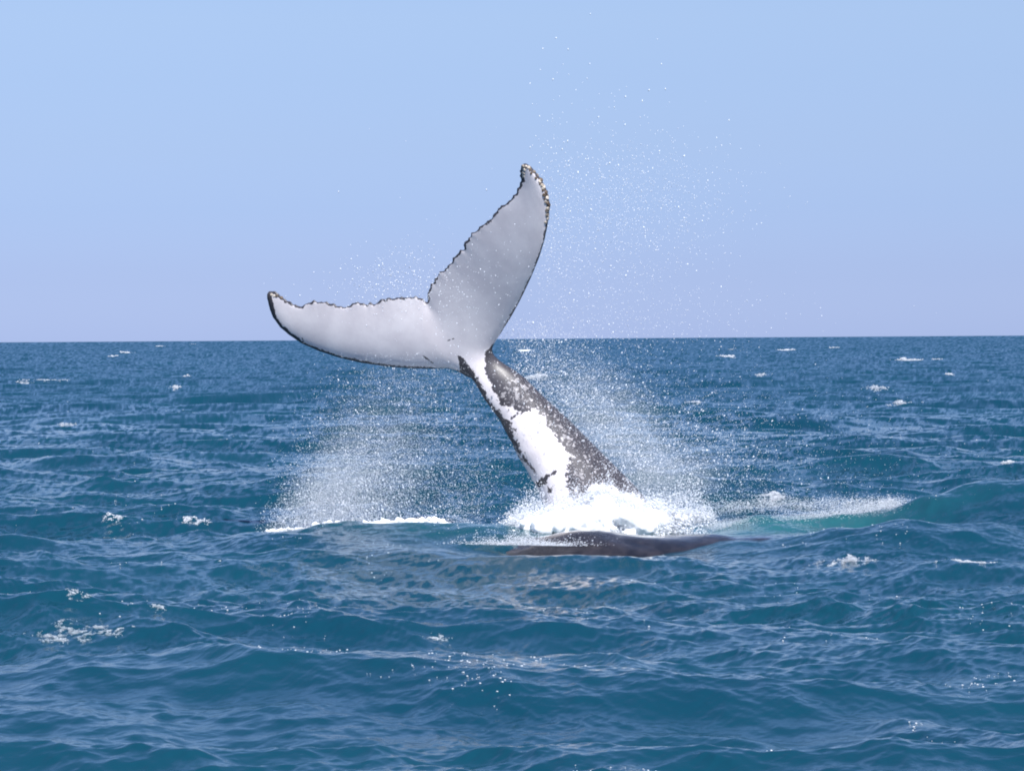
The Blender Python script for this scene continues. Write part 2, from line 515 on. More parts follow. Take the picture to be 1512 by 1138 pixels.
gs = at(grid[..., 0], grid[..., 1], np.full(grid.shape[:2], YW))
nrm_f = np.array([-0.50, -1.0, -0.50]); nrm_f /= np.linalg.norm(nrm_f)
front = G + nrm_f * (th * 0.5)[..., None]
back = G - nrm_f * (th * 0.5)[..., None]
nu, nv = th.shape
ii = np.arange(nu * nv).reshape(nu, nv)
qf = np.stack([ii[:-1, :-1], ii[1:, :-1], ii[1:, 1:], ii[:-1, 1:]], -1).reshape(-1, 4)
off = nu * nv
qb = qf[:, ::-1] + off
def side(line):
    a, b = line[:-1], line[1:]
    return np.stack([a, b, b + off, a + off], -1)
ring = np.concatenate([ii[:, 0][::-1], ii[0, 1:], ii[1:, -1], ii[-1, ::-1][1:]])
sides = side(ring)
fl_v = np.vstack([front.reshape(-1, 3), back.reshape(-1, 3)])
fl_q = np.vstack([qf, qb, sides])

# tail stock: oval sections between its two outlines, running down under the sea into the trunk
edge_l = z2([(60,150),(120,215),(165,268),(200,300),(235,345),(280,410),(330,475),(370,530),(405,600),(440,660),(470,730),(510,790),(550,860),(580,910),(605,975),(640,1060),(690,1150),(760,1260)])
edge_r = z2([(110,70),(230,100),(335,140),(375,185),(430,228),(510,292),(580,362),(650,430),(720,492),(790,560),(850,620),(910,680),(970,740),(1040,810),(1110,880),(1180,960),(1240,1060),(1290,1180)])
NS = 90
EL = resample(edge_l, NS); ER = resample(edge_r, NS)
secs = []
NA = 48
for i in range(NS):
    t = i / (NS - 1)
    Yc = YW + 0.08 + 0.25 * t * t
    mid = (EL[i] + ER[i]) / 2
    Yfl = fluke_point(mid[0], mid[1])[1] + 0.01
    bl = min(1, t / 0.24); bl = bl * bl * (3 - 2 * bl)
    Yc = Yfl * (1 - bl) + Yc * bl
    a = at(EL[i, 0], EL[i, 1], np.array(Yc)); b = at(ER[i, 0], ER[i, 1], np.array(Yc))
    c = (a + b) / 2; hw = (b - a) / 2
    w = np.linalg.norm(hw)
    dep = w * (0.42 + 0.36 * min(1, max(0, t - 0.1) / 0.6))
    if t < 0.15: hw = hw * (0.35 + 0.65 * t / 0.15); dep = 0.07 + (dep - 0.07) * (t / 0.15)
    phi = np.linspace(0, 2 * math.pi, NA, endpoint=False)
    co, si = np.cos(phi), np.sin(phi)
    # keeled above and below: the oval pinches towards its two ridges
    dd = np.sign(si) * np.abs(si) ** 1.12 * dep
    secs.append(c + co[:, None] * hw + dd[:, None] * np.array([0.12, 1.0, 0.05]))
last = secs[-1]; cl = last.mean(0)
for k, (ox, oy, oz, s) in enumerate([(0.5, 0.4, -0.4, 1.05), (1.0, 0.8, -0.7, 0.8), (1.3, 1.0, -0.8, 0.35)]):
    secs.append((last - cl) * s + cl + np.array([ox, oy, oz]))
S = np.array(secs); ns = len(S)
jj = np.arange(ns * NA).reshape(ns, NA)
jn = np.roll(jj, -1, 1)
st_q = np.stack([jj[:-1], jn[:-1], jn[1:], jj[1:]], -1).reshape(-1, 4)
st_v = np.vstack([S.reshape(-1, 3), S[0].mean(0), S[-1].mean(0)])
c0, c1 = ns * NA, ns * NA + 1
st_t = np.vstack([np.stack([jn[0], jj[0], np.full(NA, c0)], -1), np.stack([jj[-1], jn[-1], np.full(NA, c1)], -1)])
base = np.array(at(850, 780, np.array(YW)))
allv = np.vstack([fl_v, st_v]) - base
raw = mesh_from('whale_raw', allv, quads=np.vstack([fl_q, st_q + len(fl_v)]), tris=st_t + len(fl_v))

def remeshed(raw, voxel, smooth_it=2, fac=0.5):
    o = bpy.data.objects.new('tmp', raw); C.objects.link(o)
    r = o.modifiers.new('r', 'REMESH'); r.mode = 'VOXEL'; r.voxel_size = voxel; r.use_smooth_shade = True
    if smooth_it:
        s = o.modifiers.new('s', 'SMOOTH'); s.iterations = smooth_it; s.factor = fac
    dg = bpy.context.evaluated_depsgraph_get(); dg.update()
    me = bpy.data.meshes.new_from_object(o.evaluated_get(dg))
    bpy.data.objects.remove(o); bpy.data.meshes.remove(raw)
    return me
def coords(me):
    a = np.empty(len(me.vertices) * 3, np.float32); me.vertices.foreach_get('co', a); return a.reshape(-1, 3).astype(float)
def normals(me):
    a = np.empty(len(me.vertices) * 3, np.float32); me.vertices.foreach_get('normal', a); return a.reshape(-1, 3).astype(float)
wme = remeshed(raw, 0.018, 2)
wme.name = 'whale'
wv_co = coords(wme); wv_n = normals(wme)
# smooth the crease where the stock runs into the flukes
ed = np.empty(len(wme.edges) * 2, np.int32); wme.edges.foreach_get('vertices', ed); ed = ed.reshape(-1, 2)
deg = np.bincount(ed.ravel(), minlength=len(wv_co)).astype(float)
pj = to_px(wv_co + base)
wgt = np.exp(-(((pj[:, 0] - 706) / 44) ** 2 + ((pj[:, 1] - 530) / 40) ** 2) ** 1.5) * 0.9
wgt = np.maximum(wgt, 0.9 * np.exp(-(((pj[:, 0] - 676) / 46) ** 2 + ((pj[:, 1] - 488) / 34) ** 2) ** 2))
for _ in range(110):
    acc = np.stack([np.bincount(ed[:, 0], wv_co[ed[:, 1], k], len(wv_co)) + np.bincount(ed[:, 1], wv_co[ed[:, 0], k], len(wv_co)) for k in range(3)], -1)
    wv_co += (acc / deg[:, None] - wv_co) * wgt[:, None]
wme.vertices.foreach_set('co', wv_co.astype(np.float32).ravel()); wme.update()
wv_n = normals(wme)
wp = wv_co + base
px = to_px(wp)
toward = -wv_n[:, 1]                                       # side of the animal turned to the boat
outline = np.vstack([Lc[:NU], Lc[NU:], Tc[NU:][::-1], Tc[:NU][::-1]])
def soft(sd, w): return np.clip(0.5 + sd / (2 * w), -1.2, 2.2)
d_edge_tr = dist_line(px, Tc[::6]); d_edge_ld = np.minimum(dist_line(px, dense(lead_l[:-2], 4)), dist_line(px, dense(lead_r[2:], 4)))
tip_l = np.hypot(px[:, 0] - 399, px[:, 1] - 434); tip_r = np.hypot(px[:, 0] - 774, px[:, 1] - 246)
margin_t = 1.6 + 2.2 * vnoise(px[:, 0] / 6, px[:, 1] / 6, 14) + 3.5 * np.exp(-tip_l / 22) + 7 * np.exp(-tip_r / 16)
margin_l = 1.2 + 5.5 * np.exp(-tip_l / 40) + 2.5 * np.exp(-tip_r / 60) + 1.6 * vnoise(px[:, 0] / 9, px[:, 1] / 9, 4)
fl_white = np.minimum(soft(d_edge_tr - margin_t, 1.5), soft(d_edge_ld - margin_l, 1.5))
on_fluke = inside(px, outline)
flank = z2([(150,175),(235,250),(265,215),(290,150),(330,110),(300,60),(100,60),(60,150)])    # white runs a little way down the root
stock_line = z2([(95,240),(165,275),(215,325),(300,250),(345,120),(380,60)])
body_dark = z2([(138,172),(165,185),(215,250),(262,214),(284,190),(290,150),(352,92),(375,170),(520,285),(1400,1100),(700,1300),(560,880),(200,310),(85,243),(150,262)])
patches = [z2([(205,225),(190,170),(280,150),(292,222),(290,260),(312,320),(338,370),(366,420),(378,455),(356,478),(320,440),(298,390),(268,330),(243,285)]),
           z2([(372,470),(400,448),(440,465),(472,490),(450,517),(410,527),(380,510)]),
           z2([(415,530),(480,503),(530,473),(580,473),(622,510),(642,560),(672,610),(712,660),(747,700),(757,740),(752,800),(742,850),(760,950),(790,1000),(700,1300),(560,1300),(560,1000),(540,880),(455,725),(470,715),(490,740),(505,735),(475,680),(455,620),(440,570)]),
           z2([(860,980),(882,908),(918,888),(1000,903),(1050,938),(1150,960),(1300,1100),(900,1150)])]
holes = [z2([(495,735),(512,730),(550,790),(582,815),(575,830),(540,800)]), z2([(585,875),(605,850),(640,835),(690,803),(692,822),(640,855),(635,885),(590,905),(565,885)]),
         z2([(640,905),(660,910),(662,940),(645,935)]), z2([(490,733),(505,733),(508,752),(494,750)]), z2([(640,975),(600,985),(605,1000)])]
in_body = soft(sdist(px, body_dark), 2.0)
white_b = np.zeros(len(px))
for k_, p_ in enumerate(patches): white_b = np.maximum(white_b, soft(sdist(px, p_), (3.5, 4.0, 7.0, 6.0)[k_]))
for p_ in holes: white_b = np.minimum(white_b, 1 - soft(sdist(px, p_), 3.0))
pigm = np.where(in_body > 0.5, white_b, np.where(on_fluke, fl_white, 0.0))
pigm = np.minimum(pigm, np.where(in_body > 0.5, 1, 1 - in_body * 0.999))
streak = [z1([(918,890),(945,882)]), z1([(800,960),(850,995)]), z1([(1205,775),(1222,760)]), z1([(240,880),(246,900)]), z1([(160,830),(185,870)])]
for s_ in streak: pigm = np.minimum(pigm, np.clip((dist_line(px, s_) - 0.6) / 2.5, 0, 1) * 2.0 + 0.2)
facing = np.where(in_body > 0.5, np.clip((toward + 0.35) / 0.3, 0, 1), np.clip((toward + 0.02) / 0.12, 0, 1))
pigm = pigm * facing
spec = np.zeros(len(px))
for cx, cy, r_, a_ in [(470,370,110,1.0),(680,560,70,.9),(740,640,80,.8),(830,800,130,.75),(820,930,90,.7),(650,520,60,.8),(960,830,140,.35),(330,250,60,.2),(700,480,90,.45)]:
    c_ = z2([(cx, cy)])[0]
    spec = np.maximum(spec, a_ * np.exp(-((px[:, 0] - c_[0]) ** 2 + (px[:, 1] - c_[1]) ** 2) / (r_ / 3.794) ** 2))
spec = spec * (toward > -0.2)
attr(wme, 'pigment', pigm); attr(wme, 'speckle', spec)
wme.materials.clear()
whale = link('whale', wme, m_whale, loc=base)
tag(whale, 'whale with white underside and black edges raising its tail flukes out of the splash', 'whale')

# barnacles along the fluke tips
def barnacle_mesh():
    v, q_ = [], []
    n = 8
    prof_ = [(1.0, 0.0), (0.82, 0.45), (0.5, 0.8), (0.34, 0.62)]
    for r_, z_ in prof_:
        for k in range(n):
            a_ = 2 * math.pi * k / n
            rr = r_ * (1 + 0.12 * (k % 2))
            v.append((rr * math.cos(a_), rr * math.sin(a_), z_))
    for j in range(3):
        for k in range(n):
            q_.append((j * n + k, j * n + (k + 1) % n, (j + 1) * n + (k + 1) % n, (j + 1) * n + k))
    v.append((0, 0, 0.55))
    t_ = [(3 * n + k, 3 * n + (k + 1) % n, 4 * n) for k in range(n)]
    return mesh_from('barnacle', v, quads=q_, tris=t_)
bme = barnacle_mesh(); bme.materials.append(m_barn)
tree_sel = np.nonzero((toward > 0.1))[0]
barn_lines = [(z1([(1290,84),(1330,122),(1356,160),(1374,200),(1384,250),(1384,300),(1378,345)]), 46, 2.8),
              (z1([(1262,80),(1275,100),(1262,128)]), 4, 2.0), (z1([(95,676),(140,692)]), 4, 1.6)]
for line, n_, jit in barn_lines:
    ln = resample(line, n_)
    for k in range(n_):
        p2 = ln[k] + RNG.normal(0, jit, 2) * np.array([0.8, 0.4])
        dd2 = np.hypot(px[tree_sel, 0] - p2[0], px[tree_sel, 1] - p2[1])
        vi = tree_sel[int(np.argmin(dd2))]
        o = link('barnacle', bme, parent=whale, loc=wv_co[vi] - wv_n[vi] * 0.006)
        o.rotation_euler = Vector(wv_n[vi]).to_track_quat('Z', 'Y').to_euler()
        s_ = RNG.uniform(0.014, 0.03)
        o.scale = (s_, s_, s_ * RNG.uniform(0.7, 1.1))

# ------------------------------------------------------------------ the second whale: only its wet back shows
ax = [(-3.4, 0.10, 0.05), (-2.9, 0.45, 0.3), (-2.2, 0.78, 0.62), (-1.4, 1.0, 0.85), (-0.5, 1.12, 1.0), (0.6, 1.12, 1.02), (1.8, 1.0, 0.95), (3.0, 0.80, 0.78), (4.2, 0.56, 0.56), (5.2, 0.36, 0.40), (6.0, 0.24, 0.26), (6.6, 0.15, 0.16)]
axx = np.array(ax); tt = np.linspace(0, len(ax) - 1, 130)
def cub(a, t):
    i = np.clip(np.floor(t).astype(int), 0, len(a) - 2); f = t - i; f2 = f
    p0 = a[np.maximum(i - 1, 0)]; p1 = a[i]; p2 = a[i + 1]; p3 = a[np.minimum(i + 2, len(a) - 1)]
    return p1 + 0.5 * f2 * (p2 - p0 + f2 * (2 * p0 - 5 * p1 + 4 * p2 - p3 + f2 * (3 * (p1 - p2) + p3 - p0)))
lx, ry_, rz_ = 1.55 * cub(axx[:, 0], tt), cub(axx[:, 1], tt), cub(axx[:, 2], tt)
phi = np.linspace(0, 2 * math.pi, 72, endpoint=False)
BV = []
for i in range(len(tt)):
    arch = -0.012 * lx[i] ** 2
    hump = 0.05 * math.exp(-((lx[i] + 0.75) / 0.55) ** 2)   # low dorsal fin
    yy = ry_[i] * np.cos(phi); zz = rz_[i] * np.sin(phi)
    keel = np.exp(-((phi - math.pi / 2) / 0.20) ** 2)
    BV.append(np.stack([np.full_like(phi, lx[i]), yy, zz + keel * hump + arch], -1))
BV = np.array(BV)
BV[..., 2] += 0.16 * (fbm(BV[..., 0] * 1.6, BV[..., 1] * 2.2, 9, 4) - 0.5)
nb, na = BV.shape[:2]
kk = np.arange(nb * na).reshape(nb, na); kn = np.roll(kk, -1, 1)
bq = np.stack([kk[:-1], kk[1:], kn[1:], kn[:-1]], -1).reshape(-1, 4)
bv = np.vstack([BV.reshape(-1, 3), BV[0].mean(0), BV[-1].mean(0)])
bt = np.vstack([np.stack([kk[0], kn[0], np.full(na, nb * na)], -1), np.stack([kn[-1], kk[-1], np.full(na, nb * na + 1)], -1)])
b2me = mesh_from('whale_back', bv, quads=bq, tris=bt, smooth=True)
m_back, nt, mo = new_mat('wet_dark_skin')
tc = N(nt, 'ShaderNodeTexCoord').outputs['Object']
pb = N(nt, 'ShaderNodeBsdfPrincipled')
nt.links.new(mixc(nt, smooth(nt, noise(nt, tc, 4, 6, 0.65), 0.3, 0.75), (0.009, 0.008, 0.009, 1), (0.040, 0.034, 0.037, 1)), pb.inputs['Base Color'])
pb.inputs['Roughness'].default_value = 0.22; pb.inputs['Coat Weight'].default_value = 0.8; pb.inputs['Coat Roughness'].default_value = 0.12
bmp = N(nt, 'ShaderNodeBump'); bmp.inputs['Strength'].default_value = 0.5; bmp.inputs['Distance'].default_value = 0.04
nt.links.new(noise(nt, tc, 6, 5, 0.6), bmp.inputs['Height']); nt.links.new(bmp.outputs[0], pb.inputs['Normal'])
nt.links.new(pb.outputs[0], mo.inputs[0])
pb2 = at(905, 797, np.array(47.6))
back_o = link('whale', b2me, m_back, loc=(pb2[0] + 0.45, 47.6, pb2[2] - 0.95))
back_o.rotation_euler = (0, math.radians(0.2), math.radians(-4))
tag(back_o, 'wet dark brown whale back lying low in the water in front of the foam', 'whale')

# ------------------------------------------------------------------ foam and spray
ico_v, ico_t = None, None
def ico():
    g = (1 + 5 ** .5) / 2
    v = np.array([(-1,g,0),(1,g,0),(-1,-g,0),(1,-g,0),(0,-1,g),(0,1,g),(0,-1,-g),(0,1,-g),(g,0,-1),(g,0,1),(-g,0,-1),(-g,0,1)], float)
    v /= np.linalg.norm(v[0])
    t = np.array([(0,11,5),(0,5,1),(0,1,7),(0,7,10),(0,10,11),(1,5,9),(5,11,4),(11,10,2),(10,7,6),(7,1,8),(3,9,4),(3,4,2),(3,2,6),(3,6,8),(3,8,9),(4,9,5),(2,4,11),(6,2,10),(8,6,7),(9,8,1)])
    return v, t
IV, IT = ico()
OV = np.array([(1,0,0),(-1,0,0),(0,1,0),(0,-1,0),(0,0,1),(0,0,-1)], float)
OT = np.array([(0,2,4),(2,1,4),(1,3,4),(3,0,4),(2,0,5),(1,2,5),(3,1,5),(0,3,5)])
TV = np.array([(1,1,1),(1,-1,-1),(-1,1,-1),(-1,-1,1)], float) / 3 ** .5
TT = np.array([(0,1,2),(0,3,1),(0,2,3),(1,3,2)])
def rand_rot(n):
    q_ = RNG.normal(size=(n, 4)); q_ /= np.linalg.norm(q_, axis=1, keepdims=True)
    w, x, y, z = q_.T
    return np.stack([np.stack([1-2*(y*y+z*z), 2*(x*y-z*w), 2*(x*z+y*w)], -1), np.stack([2*(x*y+z*w), 1-2*(x*x+z*z), 2*(y*z-x*w)], -1),
                     np.stack([2*(x*z-y*w), 2*(y*z+x*w), 1-2*(x*x+y*y)], -1)], 1)
def scatter(Pts, rad, tv, tt, stretch=None):
    n = len(Pts)
    V = np.einsum('nij,kj->nki', rand_rot(n), tv) * np.asarray(rad)[:, None, None]
    if stretch is not None:                                 # drops drawn out along their flight
        s = stretch / np.linalg.norm(stretch, axis=1, keepdims=True)
        k = np.einsum('nki,ni->nk', V, s)
        V = V + k[..., None] * s[:, None, :] * 1.2
    V = V + Pts[:, None, :]
    T = tt[None] + (np.arange(n) * len(tv))[:, None, None]
    return V.reshape(-1, 3), T.reshape(-1, 3)
def pick_poly(poly, n):
    poly = np.asarray(poly, float); lo, hi = poly.min(0), poly.max(0); res = []
    while sum(map(len, res)) < n:
        p = RNG.uniform(lo, hi, (n * 2, 2)); res.append(p[inside(p, poly)])
    return np.vstack(res)[:n]

def z3(pts): return [(640 + x / 2.908, 680 + y / 2.908) for x, y in pts]
splash_poly = z3([(330,375),(310,300),(340,250),(385,225),(430,222),(480,205),(540,195),(600,185),(650,170),(695,125),(760,135),(830,170),(900,195),(960,175),(1000,210),(1060,215),(1110,212),(1155,222),(1195,245),(1150,262),(1040,285),(1000,370),(880,380),(690,380),(430,385)])
pp = pick_poly(splash_poly, 4200)
sd = sdist(pp, splash_poly)
rad = np.clip(sd / 110 * 0.75, 0.0, 0.16) * RNG.uniform(0.6, 1.0, len(pp))
pp, rad = pp[rad > 0.02], rad[rad > 0.02]
Yd = 49.25 + RNG.normal(0, 0.30, len(pp)) + 0.004 * (780 - pp[:, 1])
pc = at(pp[:, 0], pp[:, 1], Yd)
lowp = pick_poly(z3([(330,290),(640,240),(1000,260),(1020,400),(330,400)]), 900)
pc = np.vstack([pc, at(lowp[:, 0], lowp[:, 1], 49.12 + RNG.uniform(0, 0.5, 900))]); rad = np.r_[rad, RNG.uniform(0.05, 0.10, 900)]
V, T = scatter(pc, rad, IV, IT)
cen = np.array([at(880, 790, np.array(49.3))[0], 49.3, 0.0])
fme = remeshed(mesh_from('foam_raw', V - cen, tris=T), 0.022, 1)
fv = coords(fme); fn = normals(fme)
dn = (fbm(fv[:, 0] * 14 + fv[:, 1] * 5, fv[:, 2] * 14 + fv[:, 1] * 7, 31, 4) - 0.5) * 0.06
fv2 = fv + fn * dn[:, None]
fme.vertices.foreach_set('co', fv2.astype(np.float32).ravel()); fme.update()
fme.materials.clear()
splash = link('splash', fme, m_foam, loc=cen)
tag(splash, 'bright white churning splash around the base of the raised whale tail', 'splash', kind='stuff')

def plume(name, label, items, cenp):
    """items: (points in pixels, distances, radii, flight vector, shape)"""
    Vs, Ts, n0 = [], [], 0
    for p2, Yp, r_, fl, tv, tt_ in items:
        P3 = at(p2[:, 0], p2[:, 1], Yp)
        fl3 = np.tile(np.array(fl, float), (len(P3), 1)) + RNG.normal(0, 0.35, (len(P3), 3))
        V, T = scatter(P3, r_, tv, tt_, fl3)
        Vs.append(V); Ts.append(T + n0); n0 += len(V)
    V = np.vstack(Vs) - cenp
    o = link(name, mesh_from(name, V, tris=np.vstack(Ts)), m_drop, loc=cenp)
    return tag(o, label, 'spray', kind='stuff')
def sizes(n, lo, hi, p=3.0): return lo + (hi - lo) * RNG.uniform(0, 1, n) ** p

# left plume: fans up from the crest and leans to the right
def left_plume(n):
    b = np.where(RNG.uniform(0, 1, n) < 0.72, 385 + 210 * RNG.beta(1.8, 2.4, n), RNG.uniform(430, 690, n))
    hgt = RNG.exponential(1.0, n) ** 0.9
    reach = 95 + 40 * np.exp(-((b - 470) / 80) ** 2)
    y = 785 - hgt * reach * 0.72
    x = b + (783 - y) * (0.60 + RNG.normal(0, 0.22, n)) + RNG.normal(0, 12, n)
    k = (y > 520) & (x < 745)
    return np.stack([x[k], y[k]], -1)
lp = left_plume(46000); lbig = left_plume(1500)
fill = np.stack([RNG.uniform(400, 800, 12000), RNG.uniform(545, 775, 12000)], -1)
fill = fill[(fill[:, 0] > 395 + (783 - fill[:, 1]) * 0.55 + RNG.normal(0, 30, len(fill)))]
plume('spray', 'fine white spray fanning up from the sea left of the raised tail',
      [(lp, 50.2 + RNG.normal(0, 0.5, len(lp)), sizes(len(lp), .0018, .0055), (-.35, 0, 1), TV, TT),
       (fill, 51.0 + RNG.normal(0, 0.6, len(fill)), sizes(len(fill), .002, .007), (-.35, 0, 1), TV, TT),
       (lbig, 50.0 + RNG.normal(0, 0.5, len(lbig)), sizes(len(lbig), .004, .0105, 3), (-.35, 0, 1), OV, OT)],
      np.array([-2.2, 50.2, 0.0]))
# right plume: drifts off the dark side of the tail stock
def right_plume(n):
    t = RNG.uniform(0, 1, n) ** 0.8
    x0 = 735 + t * 235; y0 = 515 + t * 215
    offx = RNG.exponential(70, n) * (0.5 + 0.9 * t)
    x = x0 + offx; y = y0 - RNG.normal(0, 40, n) + offx * 0.12 * RNG.normal(0.2, 1, n)
    k = (y < 745) & (y > 470)
    return np.stack([x[k], y[k]], -1)
rp = right_plume(38000); rbig = right_plume(2000)
plume('spray', 'fine white spray drifting off the dark right side of the tail stock',
      [(rp, 50.3 + RNG.normal(0, 0.6, len(rp)), sizes(len(rp), .0018, .0055), (.5, 0, 1), TV, TT),
       (rbig, 50.1 + RNG.normal(0, 0.6, len(rbig)), sizes(len(rbig), .004, .0105, 3), (.5, 0, 1), OV, OT)],
      np.array([2.0, 50.3, 1.0]))
# droplets thrown into the sky
def cloud(n, cx, cy, sx, sy): return np.stack([RNG.normal(cx, sx, n), RNG.normal(cy, sy, n)], -1)
sk = np.vstack([cloud(1300, 900, 300, 80, 55), cloud(900, 960, 290, 70, 40), cloud(1500, 880, 400, 90, 70), cloud(500, 815, 340, 22, 70), cloud(700, 930, 480, 120, 30)])
sk = sk[(sk[:, 0] > 790) & (sk[:, 1] < 520)]
sp1 = np.vstack([cloud(90, 880, 230, 80, 70), cloud(25, 850, 180, 60, 50), cloud(110, 930, 310, 90, 60), cloud(50, 820, 330, 25, 70)])
sp1 = sp1[(sp1[:, 0] > 780)]
plume('spray', 'sparse glittering drops flung into the sky right of the upright fluke',
      [(sk, 50 + RNG.normal(0, 0.7, len(sk)), sizes(len(sk), .0025, .008, 2), (.3, 0, 1), TV, TT),
       (sp1, 50 + RNG.normal(0, 0.7, len(sp1)), sizes(len(sp1), .005, .0105, 2.5), (.3, 0, 1), OV, OT)],
      np.array([1.5, 50.0, 4.0]))
nk = np.vstack([cloud(380, 590, 405, 42, 24), cloud(160, 560, 425, 60, 12), cloud(260, 620, 440, 60, 30), cloud(300, 700, 430, 70, 70), cloud(14, 640, 330, 60, 60)])
plume('spray', 'scattered small drops around the notch between the two flukes',
      [(nk, 48.0 + RNG.normal(0, 0.4, len(nk)), sizes(len(nk), .003, .010, 2.5), (.1, 0, 1), TV, TT)], np.array([-1.2, 48.0, 3.3]))
# ragged drops along the top of the splash
top = resample(z3([(300,300),(340,240),(385,205),(470,195),(540,182),(640,160),(700,112),(760,122),(830,157),(900,182),(960,157),(1000,197),(1060,202),(1110,197),(1160,202),(1200,232)]), 400)
NT = 15000
ti = RNG.integers(0, 400, NT)
gap_ = 2.5 + 7 * vnoise(ti / 16.0, ti * 0.0, 77) ** 2 * 2
tp = top[ti] + np.stack([RNG.normal(0, 5, NT), 11 - RNG.gamma(1.6, 1, NT) * gap_ + 5 * RNG.normal(0, 1, NT)], -1)
low = cloud(2600, 745, 793, 30, 8)
lx_ = RNG.normal(775, 42, 5200)
lowf = np.stack([lx_, 806 - np.abs(lx_ - 850) * 0.015 - RNG.gamma(1.2, 1, 5200) * (1.5 + 4.5 * vnoise(lx_ / 9, lx_ * 0, 12))], -1)
frg = resample([(800,801),(850,796),(900,793),(960,794),(1020,797),(1090,802)], 900) + RNG.normal(0, 1, (900, 2)) * np.array([9, 2.2])
body = pick_poly(splash_poly, 60000)
bsd = sdist(body, splash_poly)
body = body[(bsd < 16 * RNG.uniform(0.1, 1, len(body)))][:12000]
body = body + RNG.normal(0, 2.0, body.shape)
body = body[(body[:, 1] < 803) & ((body[:, 1] > 752) | (body[:, 0] > 800))]
foot = np.stack([RNG.normal(888, 75, 11000), RNG.normal(782, 8, 11000)], -1)
foot = foot[np.abs(foot[:, 0] - 888) < 165 - RNG.exponential(25, 11000)]
plume('spray', 'ragged white drops leaping from the top of the splash',
      [(body, 48.85 + RNG.normal(0, 0.12, len(body)), sizes(len(body), .004, .012, 2.0), (0, 0, 1), TV, TT),
       (tp, 49.15 + RNG.normal(0, 0.3, NT), sizes(NT, .0025, .0095, 2.5), (0, 0, 1), TV, TT),
       (foot, 48.65 + RNG.normal(0, 0.1, len(foot)), sizes(len(foot), .006, .014, 1.5), (0.4, 0, 1), TV, TT),
       (frg, 47.9 + RNG.normal(0, 0.12, 900), sizes(900, .003, .012, 2.5), (1, 0, 0.3), OV, OT),
       (lowf, 47.0 + RNG.normal(0, 0.2, 5200), sizes(5200, .002, .0075, 2.5), (1, 0, .4), TV, TT),
       (low, 48.8 + RNG.normal(0, 0.2, 2600), sizes(2600, .003, .010, 2.5), (0, 0, 1), OV, OT)], np.array([1.2, 49.3, 0.3]))

# whitecaps: lacy foam riding on the sea, each its own piece
def whitecap(pxc, pyc, wpx, label, seed, depth=None, dens=0.5, lift=0.05, lace=1.0, tilt=0.0):
    """a whitecap: a lacy drift of small bubbles riding on the sea"""
    x, y, z = pix_to_sea(pxc, pyc)
    hw = wpx / FPX * y / 2 * 1.25
    hd = depth if depth else hw * (1.3 if y < 80 else 2.6)
    n = int(56 * wpx * (1.0 if y < 80 else 0.7))
    u = RNG.uniform(-1.3, 1.3, (n * 9, 2))
    r_ = np.hypot(u[:, 0], u[:, 1])
    gx, gy = u[:, 0], u[:, 1]
    warp = fbm(gx * 1.7 + seed, gy * 1.7, seed + 5, 3) - 0.5
    nz_ = fbm(gx * 2.0 * lace + seed + warp * 2, gy * 1.6 * lace, seed, 4)
    vein = 1 - np.abs(fbm(gx * 3.4 * lace + warp * 3, gy * 2.6 * lace + seed, seed + 40, 4) - 0.5) * 9
    m = 1.3 * (nz_ - 0.5) + 0.30 * np.clip(vein, -1, 1) - 0.50 * r_ ** 1.6
    m = m - np.quantile(m[r_ < 1.0], 1 - dens * 0.5)
    keep = RNG.uniform(0, 1, len(m)) < np.clip(m * 3.2 + 0.03, 0, 1)
    u = u[keep][:n]; m = m[keep][:n]
    x0 = x + u[:, 0] * hw; y0 = y + u[:, 1] * hd
    h_, dx_, dy_, _, _ = waves(x0, y0, full=False)
    px1 = y / 3725.0
    up = np.clip(m, 0, 0.5) * lift * RNG.uniform(0, 1.6, len(m))
    Pp = np.stack([x0 + dx_, y0 + dy_, h_ + up], -1)
    rr = px1 * sizes(len(m), 0.12, 0.46, 2.2) * (0.7 + np.clip(m, 0, 0.5)) * (1.0 if y < 80 else 0.78)
    c_ = np.array([x, y, z])
    V, T = scatter(Pp - c_, rr * 1.25, TV, TT, np.tile(np.array([1.0, 0, 0]), (len(m), 1)))
    o = link('whitecap', None, loc=c_)
    link('bubbles', mesh_from('bubbles', V, tris=T), m_thin if lift < 0.035 else m_drop, parent=o)['kind'] = 'stuff'
    return tag(o, label, 'foam', group='whitecaps on the waves')
